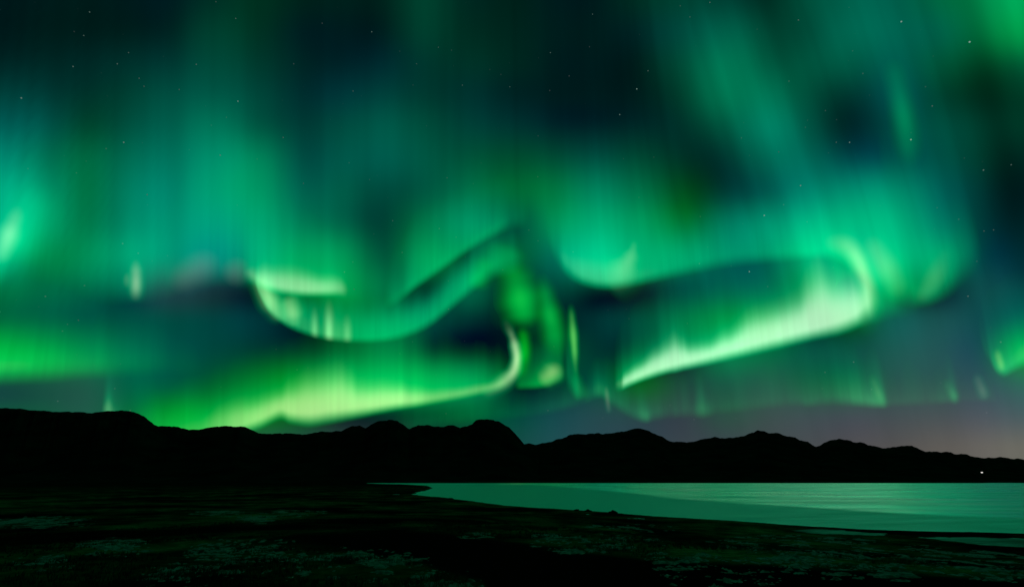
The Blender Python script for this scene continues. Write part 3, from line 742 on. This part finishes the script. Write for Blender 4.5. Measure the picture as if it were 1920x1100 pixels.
def ground_material():
    m, N, L = new_mat('tundra')
    out = N.new('ShaderNodeOutputMaterial'); b = N.new('ShaderNodeBsdfPrincipled')
    tc = N.new('ShaderNodeTexCoord')
    n1 = N.new('ShaderNodeTexNoise'); n1.inputs['Scale'].default_value = 0.18; n1.inputs['Detail'].default_value = 10; n1.inputs['Roughness'].default_value = 0.65
    n2 = N.new('ShaderNodeTexNoise'); n2.inputs['Scale'].default_value = 2.6; n2.inputs['Detail'].default_value = 8
    L.new(tc.outputs['Object'], n1.inputs['Vector']); L.new(tc.outputs['Object'], n2.inputs['Vector'])
    c1 = N.new('ShaderNodeValToRGB')
    e = c1.color_ramp.elements
    e[0].position = 0.40; e[0].color = (0.018, 0.022, 0.012, 1)
    e[1].position = 0.72; e[1].color = (0.17, 0.15, 0.07, 1)
    L.new(n1.outputs['Fac'], c1.inputs[0])
    c2 = N.new('ShaderNodeValToRGB')
    c2.color_ramp.elements[0].position = 0.3; c2.color_ramp.elements[0].color = (0.35, 0.35, 0.35, 1)
    c2.color_ramp.elements[1].position = 0.7; c2.color_ramp.elements[1].color = (1.3, 1.3, 1.3, 1)
    L.new(n2.outputs['Fac'], c2.inputs[0])
    mx = N.new('ShaderNodeMix'); mx.data_type = 'RGBA'; mx.blend_type = 'MULTIPLY'; mx.inputs[0].default_value = 1
    L.new(c1.outputs[0], mx.inputs[6]); L.new(c2.outputs[0], mx.inputs[7])
    n3 = N.new('ShaderNodeTexNoise'); n3.inputs['Scale'].default_value = 0.035; n3.inputs['Detail'].default_value = 6
    L.new(tc.outputs['Object'], n3.inputs['Vector'])
    c3 = N.new('ShaderNodeValToRGB')
    c3.color_ramp.elements[0].position = 0.42; c3.color_ramp.elements[0].color = (0.12, 0.13, 0.12, 1)
    c3.color_ramp.elements[1].position = 0.62; c3.color_ramp.elements[1].color = (2.4, 2.3, 1.9, 1)
    L.new(n3.outputs['Fac'], c3.inputs[0])
    m0 = N.new('ShaderNodeMix'); m0.data_type = 'RGBA'; m0.blend_type = 'MULTIPLY'; m0.inputs[0].default_value = 1
    L.new(mx.outputs[2], m0.inputs[6]); L.new(c3.outputs[0], m0.inputs[7])
    mx = m0
    at = N.new('ShaderNodeAttribute'); at.attribute_name = 'cover'
    sp = N.new('ShaderNodeSeparateColor'); L.new(at.outputs['Color'], sp.inputs[0])
    m2 = N.new('ShaderNodeMix'); m2.data_type = 'RGBA'
    L.new(sp.outputs[0], m2.inputs[0]); L.new(mx.outputs[2], m2.inputs[6]); m2.inputs[7].default_value = (0.006, 0.0064, 0.006, 1)
    L.new(m2.outputs[2], b.inputs['Base Color'])
    b.inputs['Roughness'].default_value = 0.95
    b.inputs['Specular IOR Level'].default_value = 0.0
    bp = N.new('ShaderNodeBump'); bp.inputs['Strength'].default_value = 0.7; bp.inputs['Distance'].default_value = 0.12
    L.new(n2.outputs['Fac'], bp.inputs['Height']); L.new(bp.outputs[0], b.inputs['Normal'])
    L.new(b.outputs[0], out.inputs['Surface'])
    return m


# black volcanic sand swath, given as lake-level pixels seen from the camera: (x, y)
def sand_mask(X, Y, Z):
    D = np.stack([X, Y, Z - CAM_Z], -1)
    x, y, front = pixel(D / np.linalg.norm(D, axis=-1, keepdims=True))
    x = x + 40 * fbm(X / 6, Y / 6, 91, 3)
    y = y + 10 * fbm(X / 4, Y / 4, 93, 3)
    top = np.interp(x, [200, 420, 560, 760, 900, 1000, 1200, 1500, 1900, 2200], [1060, 1020, 995, 988, 1008, 1022, 1040, 1062, 1080, 1090])
    bot = np.interp(x, [200, 560, 640, 760, 900, 1000, 2200], [1030, 1020, 1030, 1052, 1100, 1200, 1300])
    return sstep(-8, 10, y - top) * sstep(-10, 12, bot - y) * np.where(front, 1, 0)


def ground_grid():
    az = np.radians(axis_steps(-180, 180, -56, 56, 0.16, 4.0))
    r = np.concatenate([[0.5, 1.5, 2.5, 3.5], np.geomspace(4.5, 400, 560), np.geomspace(406, 2200, 110), np.geomspace(2300, 80000, 30)])
    A, R = np.meshgrid(az, r, indexing='ij')
    return np.sin(A) * R, np.cos(A) * R


def build_ground():
    X, Y = ground_grid()
    Z = terrain(X, Y)
    cov = np.zeros(X.shape + (3,))
    # black sand swath, and ground colour going darker with distance towards the hills
    cov[..., 0] = np.maximum(sand_mask(X, Y, Z), 0.85 * sstep(180, 1100, np.hypot(X, Y)))
    o = grid_mesh('ground', np.stack([X, Y, Z], -1), ground_material(), {'cover': cov})
    tag(o, kind='structure')
    return X, Y, Z


# snow and frost: where it lies, as (x, y, sx, sy, amount) in photo pixels turned into spots on the terrain
SNOW = [(45, 978, 60, 7, 1.0), (65, 952, 35, 5, .8), (85, 930, 55, 12, .55), (100, 943, 30, 6, .7), (405, 959, 24, 5, .9), (345, 935, 12, 4, .6), (480, 971, 18, 5, .8),
        (360, 948, 50, 6, .5), (215, 1026, 35, 9, .8), (85, 1055, 30, 8, .6), (430, 1040, 40, 14, .8), (500, 1030, 40, 10, .6), (390, 1072, 60, 10, .7),
        (340, 1090, 40, 14, .6), (600, 1075, 50, 12, .55), (665, 1040, 30, 8, .8), (720, 1055, 45, 10, .9), (790, 1080, 45, 10, .9), (860, 1098, 30, 8, .7),
        (730, 1090, 40, 10, .7), (590, 1045, 60, 8, .45), (395, 895, 25, 3, .4), (240, 905, 60, 6, .3), (560, 960, 30, 6, .35),
        (890, 1004, 20, 3, .6), (1035, 1005, 20, 3, .6), (1145, 1027, 30, 4, .9), (1085, 1030, 30, 5, .5), (1250, 1060, 20, 5, .6), (1235, 1042, 20, 5, .5),
        (1430, 1050, 30, 4, .6), (1420, 1023, 20, 4, .6), (1490, 1065, 24, 5, .8), (1575, 1077, 24, 5, .8), (1690, 1080, 24, 5, .8), (1750, 1045, 30, 5, .7),
        (1840, 1040, 26, 5, .8), (1870, 1085, 24, 5, .7), (1300, 1060, 40, 12, .5), (1350, 1085, 60, 12, .5), (1600, 1045, 120, 20, .3), (1850, 1060, 90, 14, .4),
        (1120, 1020, 80, 12, .3), (1500, 1020, 120, 12, .25), (1180, 990, 60, 6, .25), (750, 925, 40, 5, .35)]


def build_snow(X, Y, Z):
    D = np.stack([X, Y, Z - CAM_Z], -1)
    x, y, front = pixel(D / np.linalg.norm(D, axis=-1, keepdims=True))
    dens = np.zeros(X.shape)
    for sx_, sy_, a, b, k in SNOW:
        dens = np.maximum(dens, k * np.exp(-0.5 * (((x - sx_) / a) ** 2 + ((y - sy_) / b) ** 2)))
    d = np.hypot(X, Y)
    n = 0.5 + 0.5 * fbm(X / 0.5, Y / 0.5, 101, 5, 0.8)
    n2 = 0.5 + 0.5 * fbm(X / 2.2, Y / 3, 107, 4, 0.75)
    nn = np.where(d > 35, 0.3 * n + 0.7 * n2, 0.75 * n + 0.25 * n2)
    v = dens * 0.38 + nn * 2.2 - 1.36
    keep = (v > -0.03) & front & (d < 160) & (dens > 0.08)
    m, N, L = new_mat('old_snow')
    out = N.new('ShaderNodeOutputMaterial'); bs = N.new('ShaderNodeBsdfPrincipled')
    tc = N.new('ShaderNodeTexCoord'); nz = N.new('ShaderNodeTexNoise'); nz.inputs['Scale'].default_value = 4; nz.inputs['Detail'].default_value = 8
    L.new(tc.outputs['Object'], nz.inputs['Vector'])
    cr = N.new('ShaderNodeValToRGB')
    cr.color_ramp.elements[0].position = 0.35; cr.color_ramp.elements[0].color = (0.05, 0.055, 0.05, 1)
    cr.color_ramp.elements[1].position = 0.7; cr.color_ramp.elements[1].color = (0.34, 0.36, 0.36, 1)
    L.new(nz.outputs['Fac'], cr.inputs[0]); L.new(cr.outputs[0], bs.inputs['Base Color'])
    bs.inputs['Roughness'].default_value = 0.8
    bs.inputs['Specular IOR Level'].default_value = 0.1
    L.new(bs.outputs[0], out.inputs['Surface'])
    P = np.stack([X, Y, Z + 0.25 * np.clip(v, -0.04, 0.25)], -1)
    o = grid_mesh('snow', P, m, None, keep)
    tag(o, kind='stuff', label='thin grey green patches of old snow scattered over the dark tundra', cat='snow')


def water_material():
    """half-frozen lake: pale snow-dusted shallows by the shore, glossy wet ice further out"""
    m, N, L = new_mat('lake_ice_and_water')
    out = N.new('ShaderNodeOutputMaterial')
    tc = N.new('ShaderNodeTexCoord')
    at = N.new('ShaderNodeAttribute'); at.attribute_name = 'wind'
    sp = N.new('ShaderNodeSeparateColor'); L.new(at.outputs['Color'], sp.inputs[0])

    def noise(sx, sy, scale, detail, rough=0.55):
        mp = N.new('ShaderNodeMapping'); mp.inputs['Scale'].default_value = (sx, sy, 1)
        L.new(tc.outputs['Object'], mp.inputs['Vector'])
        n = N.new('ShaderNodeTexNoise'); n.inputs['Scale'].default_value = scale
        n.inputs['Detail'].default_value = detail; n.inputs['Roughness'].default_value = rough
        L.new(mp.outputs[0], n.inputs['Vector'])
        return n

    def remap(src, a, b, c, d):
        r = N.new('ShaderNodeMapRange')
        for k, v in zip(('From Min', 'From Max', 'To Min', 'To Max'), (a, b, c, d)):
            r.inputs[k].default_value = v
        L.new(src, r.inputs['Value'])
        return r
    big = noise(0.009, 0.02, 1, 7, 0.62)
    fine = noise(0.35, 0.9, 1, 6, 0.65)
    # snow dust, thicker in the shallows
    df = N.new('ShaderNodeBsdfDiffuse')
    cr = N.new('ShaderNodeValToRGB')
    cr.color_ramp.elements[0].position = 0.30; cr.color_ramp.elements[0].color = (0.38, 0.42, 0.46, 1)
    cr.color_ramp.elements[1].position = 0.62; cr.color_ramp.elements[1].color = (0.66, 0.72, 0.78, 1)
    L.new(fine.outputs['Fac'], cr.inputs[0]); L.new(cr.outputs[0], df.inputs['Color'])
    swell = noise(0.02, 0.085, 1, 5, 0.6)
    b2 = N.new('ShaderNodeBump'); b2.inputs['Strength'].default_value = 0.8; b2.inputs['Distance'].default_value = 1.0
    L.new(swell.outputs['Fac'], b2.inputs['Height'])
    # chop: the ruffled water leans its wavelets, more in some patches than in others
    chop = noise(0.010, 0.030, 1, 8, 0.62)
    lean = remap(chop.outputs['Fac'], 0.38, 0.62, 0.02, -0.21)
    side = remap(noise(0.03, 0.05, 1, 4).outputs['Fac'], 0.3, 0.7, -0.05, 0.05)
    cx = N.new('ShaderNodeCombineXYZ'); cx.inputs[2].default_value = 1
    L.new(side.outputs[0], cx.inputs[0]); L.new(lean.outputs[0], cx.inputs[1])
    nm = N.new('ShaderNodeVectorMath'); nm.operation = 'NORMALIZE'; L.new(cx.outputs[0], nm.inputs[0])
    gl = N.new('ShaderNodeBsdfGlossy')
    gl.inputs['Color'].default_value = (0.95, 1, 0.98, 1)
    L.new(remap(big.outputs['Fac'], 0.38, 0.62, 0.24, 0.40).outputs[0], gl.inputs['Roughness'])
    bp = N.new('ShaderNodeBump'); bp.inputs['Strength'].default_value = 0.35; bp.inputs['Distance'].default_value = 0.3
    L.new(fine.outputs['Fac'], bp.inputs['Height']); L.new(nm.outputs[0], b2.inputs['Normal']); L.new(b2.outputs[0], gl.inputs['Normal']); L.new(bp.outputs[0], df.inputs['Normal'])
    # share of the glossy part
    streak = noise(0.012, 0.075, 1, 6, 0.68)
    patch = remap(streak.outputs['Fac'], 0.34, 0.50, 0.4, 1.0)
    mul = N.new('ShaderNodeMath'); mul.operation = 'MULTIPLY'
    L.new(sp.outputs[0], mul.inputs[0]); L.new(patch.outputs[0], mul.inputs[1])
    add = N.new('ShaderNodeMath'); add.operation = 'ADD'; add.inputs[1].default_value = 0.0; add.use_clamp = True
    L.new(mul.outputs[0], add.inputs[0])
    g2 = N.new('ShaderNodeBsdfGlossy'); g2.inputs['Color'].default_value = (0.6, 1, 1, 1); 
    L.new(remap(noise(0.05, 0.16, 1, 7, 0.65).outputs['Fac'], 0.35, 0.65, 0.50, 0.72).outputs[0], g2.inputs['Roughness'])
    L.new(bp.outputs[0], g2.inputs['Normal'])
    m1 = N.new('ShaderNodeMixShader'); m1.inputs[0].default_value = 0.97
    L.new(df.outputs[0], m1.inputs[1]); L.new(g2.outputs[0], m1.inputs[2])
    df = m1
    mx = N.new('ShaderNodeMixShader')
    L.new(add.outputs[0], mx.inputs[0]); L.new(df.outputs[0], mx.inputs[1]); L.new(gl.outputs[0], mx.inputs[2])
    silt = N.new('ShaderNodeBsdfDiffuse'); silt.inputs['Color'].default_value = (0.03, 0.035, 0.02, 1)
    m3 = N.new('ShaderNodeMixShader')
    L.new(sp.outputs[1], m3.inputs[0]); L.new(mx.outputs[0], m3.inputs[1]); L.new(silt.outputs[0], m3.inputs[2])
    L.new(m3.outputs[0], out.inputs['Surface'])
    return m


def build_water():
    px = np.arange(560, 2700, 12.0)
    yy = np.concatenate([np.geomspace(60, 1900, 200)])
    slope = (px - 960) / 960 / CP
    # columns fan out from the camera so that the sheet is fine everywhere it is seen
    S, Yg = np.meshgrid(slope, yy, indexing='ij')
    X = S * Yg * 1.0
    # edge between the calm shallows and the wind-ruffled far water
    D = np.stack([X, Yg, 0 * X - CAM_Z], -1)
    x, y, fr = pixel(D / np.linalg.norm(D, axis=-1, keepdims=True))
    edge = np.interp(x, [700, 1000, 1150, 1280, 1400, 1500, 1700, 1920, 2300], [903, 908, 920, 935, 944, 950, 962, 971, 985])
    wob = 1.5 * fbm(X / 40, Yg / 40, 55, 3)
    wind = sstep(-2.5, 2.5, edge - y + wob)
    col = np.zeros(X.shape + (3,)); col[..., 0] = wind
    for p in POOLS:         # silty puddles with grass standing in them
        col[..., 1] = np.maximum(col[..., 1], sstep(3.0, 1.0, signed_distance(X, Yg, p)) * (0.7 + 0.3 * fbm(X / 3, Yg / 3, 57, 3)))
    Z = 0 * X
    o = grid_mesh('water', np.stack([X, Yg, Z], -1), water_material(), {'wind': col})
    tag(o, kind='structure')


# ------------------------------------------------------------------ grass, rocks, lamp
def build_grass():
    rng = np.random.RandomState(4)
    n = 26000
    az = np.radians(rng.uniform(-50, 50, n)); d = 7.5 + 60 * rng.rand(n) ** 1.6
    X = np.sin(az) * d; Y = np.cos(az) * d
    dens = fbm(X / 3.5, Y / 3.5, 131, 3)
    keep = (dens > -0.02)
    X, Y, d = X[keep], Y[keep], d[keep]
    Z = terrain(X, Y)
    s = sand_mask(X, Y, Z)
    keep = (s < 0.3) & (Z > 0.3)
    X, Y, Z, d = X[keep], Y[keep], Z[keep], d[keep]
    verts = []; faces = []
    for i in range(len(X)):
        for k in range(4):
            a = rng.rand() * 6.283; h = 0.05 + 0.10 * rng.rand(); w = 0.004 + 0.0004 * d[i]
            ox, oy = rng.normal(0, 0.05, 2)
            lx, ly = math.cos(a) * h * 0.5, math.sin(a) * h * 0.5
            b = len(verts)
            verts += [(X[i] + ox - w, Y[i] + oy, Z[i] - 0.02), (X[i] + ox + w, Y[i] + oy, Z[i] - 0.02), (X[i] + ox + lx, Y[i] + oy + ly, Z[i] + h)]
            faces.append((b, b + 1, b + 2))
    m, N, L = new_mat('dry_grass')
    out = N.new('ShaderNodeOutputMaterial'); bs = N.new('ShaderNodeBsdfPrincipled')
    tc = N.new('ShaderNodeTexCoord'); nz = N.new('ShaderNodeTexNoise'); nz.inputs['Scale'].default_value = 0.5
    L.new(tc.outputs['Object'], nz.inputs['Vector'])
    cr = N.new('ShaderNodeValToRGB')
    cr.color_ramp.elements[0].color = (0.04, 0.045, 0.018, 1); cr.color_ramp.elements[1].color = (0.22, 0.19, 0.08, 1)
    L.new(nz.outputs['Fac'], cr.inputs[0]); L.new(cr.outputs[0], bs.inputs['Base Color'])
    bs.inputs['Roughness'].default_value = 0.9; bs.inputs['Specular IOR Level'].default_value = 0.0
    L.new(bs.outputs[0], out.inputs['Surface'])
    o = poly_mesh('grass', verts, faces, m)
    tag(o, 'short dark grass and moss tufts on the near ground', 'grass', kind='stuff')


def build_rocks():
    mat = rock_material('dark_basalt', (0.012, 0.012, 0.011))
    spec = [(1150, 962, 2.0, 0.7, 'largest dark boulder on the near lakeshore, right of centre'),
            (1103, 959, 1.8, 0.5, 'low dark boulder on the lakeshore just left of the largest one'),
            (1082, 958, 1.4, 0.45, 'small flat rock at the water edge left of the two boulders'),
            (845, 936, 3.2, 0.8, 'long low rock where the shore bends at the left end of the lake')]
    rng = np.random.RandomState(8)
    for i, (x, y, w, h, lab) in enumerate(spec):
        X, Y = on_plane(x, y); X = float(X); Y = float(Y)
        seg, rings = 20, 12
        V = []; F = []
        for a in range(rings + 1):
            th = math.pi * a / rings
            for b in range(seg):
                ph = 2 * math.pi * b / seg
                p = np.array([math.sin(th) * math.cos(ph), math.sin(th) * math.sin(ph), math.cos(th)])
                k = 1 + 0.35 * float(noise2(np.array([p[0] * 1.7 + 9 * i + 20]), np.array([p[1] * 1.7 + p[2] * 2.1 + 20]), 61)[0]) \
                    + 0.14 * float(noise2(np.array([p[0] * 4.3 + 9 * i + 30]), np.array([p[1] * 4.3 + p[2] * 5 + 30]), 62)[0])
                V.append((p[0] * w * k * 0.5, p[1] * w * k * 0.35, p[2] * h * k * 0.75))
        for a in range(rings):
            for b in range(seg):
                F.append((a * seg + b, (a + 1) * seg + b, (a + 1) * seg + (b + 1) % seg, a * seg + (b + 1) % seg))
        o = poly_mesh('boulder', V, F, mat, smooth=True)
        o.location = (X, Y, 0.25)
        tag(o, lab, 'rock', 'rocks on the near lakeshore')


def cyl(r0, r1, z0, z1, n=12):
    V = []; F = []
    for z, r in ((z0, r0), (z1, r1)):
        for k in range(n):
            V.append((r * math.cos(2 * math.pi * k / n), r * math.sin(2 * math.pi * k / n), z))
    for k in range(n):
        F.append((k, (k + 1) % n, n + (k + 1) % n, n + k))
    F.append(tuple(range(n - 1, -1, -1))); F.append(tuple(range(n, 2 * n)))
    return V, F


def build_lamp():
    d = direction(1841, 885)
    Y = 1900.0
    t = Y / d[1]
    X = d[0] * t; ztop = CAM_Z + d[2] * t
    dark = rock_material('painted_steel', (0.05, 0.05, 0.05), 0.6)
    m, N, L = new_mat('lamp_glow')
    out = N.new('ShaderNodeOutputMaterial'); em = N.new('ShaderNodeEmission')
    em.inputs['Color'].default_value = (1, 0.97, 0.9, 1); em.inputs['Strength'].default_value = 1.1
    L.new(em.outputs[0], out.inputs['Surface'])
    root = bpy.data.objects.new('yard_lamp', None); COL.objects.link(root)
    root.location = (X, Y, ztop - 9)
    tag(root, 'single white lamp shining on the far shore below the right hills', 'lamp')
    V, F = cyl(0.22, 0.12, -12, 7.6); poly_mesh('pole', V, F, dark, root)
    V, F = cyl(3.0, 0.4, 10.2, 11.2); poly_mesh('lamp_hood', V, F, dark, root)
    V = []; F = []
    seg, rings = 16, 8
    for a in range(rings + 1):
        th = math.pi * a / rings
        for b in range(seg):
            ph = 2 * math.pi * b / seg
            V.append((math.sin(th) * math.cos(ph) * 3.6, math.sin(th) * math.sin(ph) * 2, 9 + math.cos(th) * 1.9))
    for a in range(rings):
        for b in range(seg):
            F.append((a * seg + b, (a + 1) * seg + b, (a + 1) * seg + (b + 1) % seg, a * seg + (b + 1) % seg))
    poly_mesh('bulb', V, F, m, root, smooth=True)


build_aurora()
build_sky()
build_hills('hills', SKYLINE, 1745, 3000, 4400, 31)
build_hills('hills', SKYLINE_R, 1765, 3600, 5200, 37)
GX, GY, GZ = build_ground()
build_water()
build_snow(GX, GY, GZ)
build_stars()
build_rocks()
build_lamp()
build_grass()
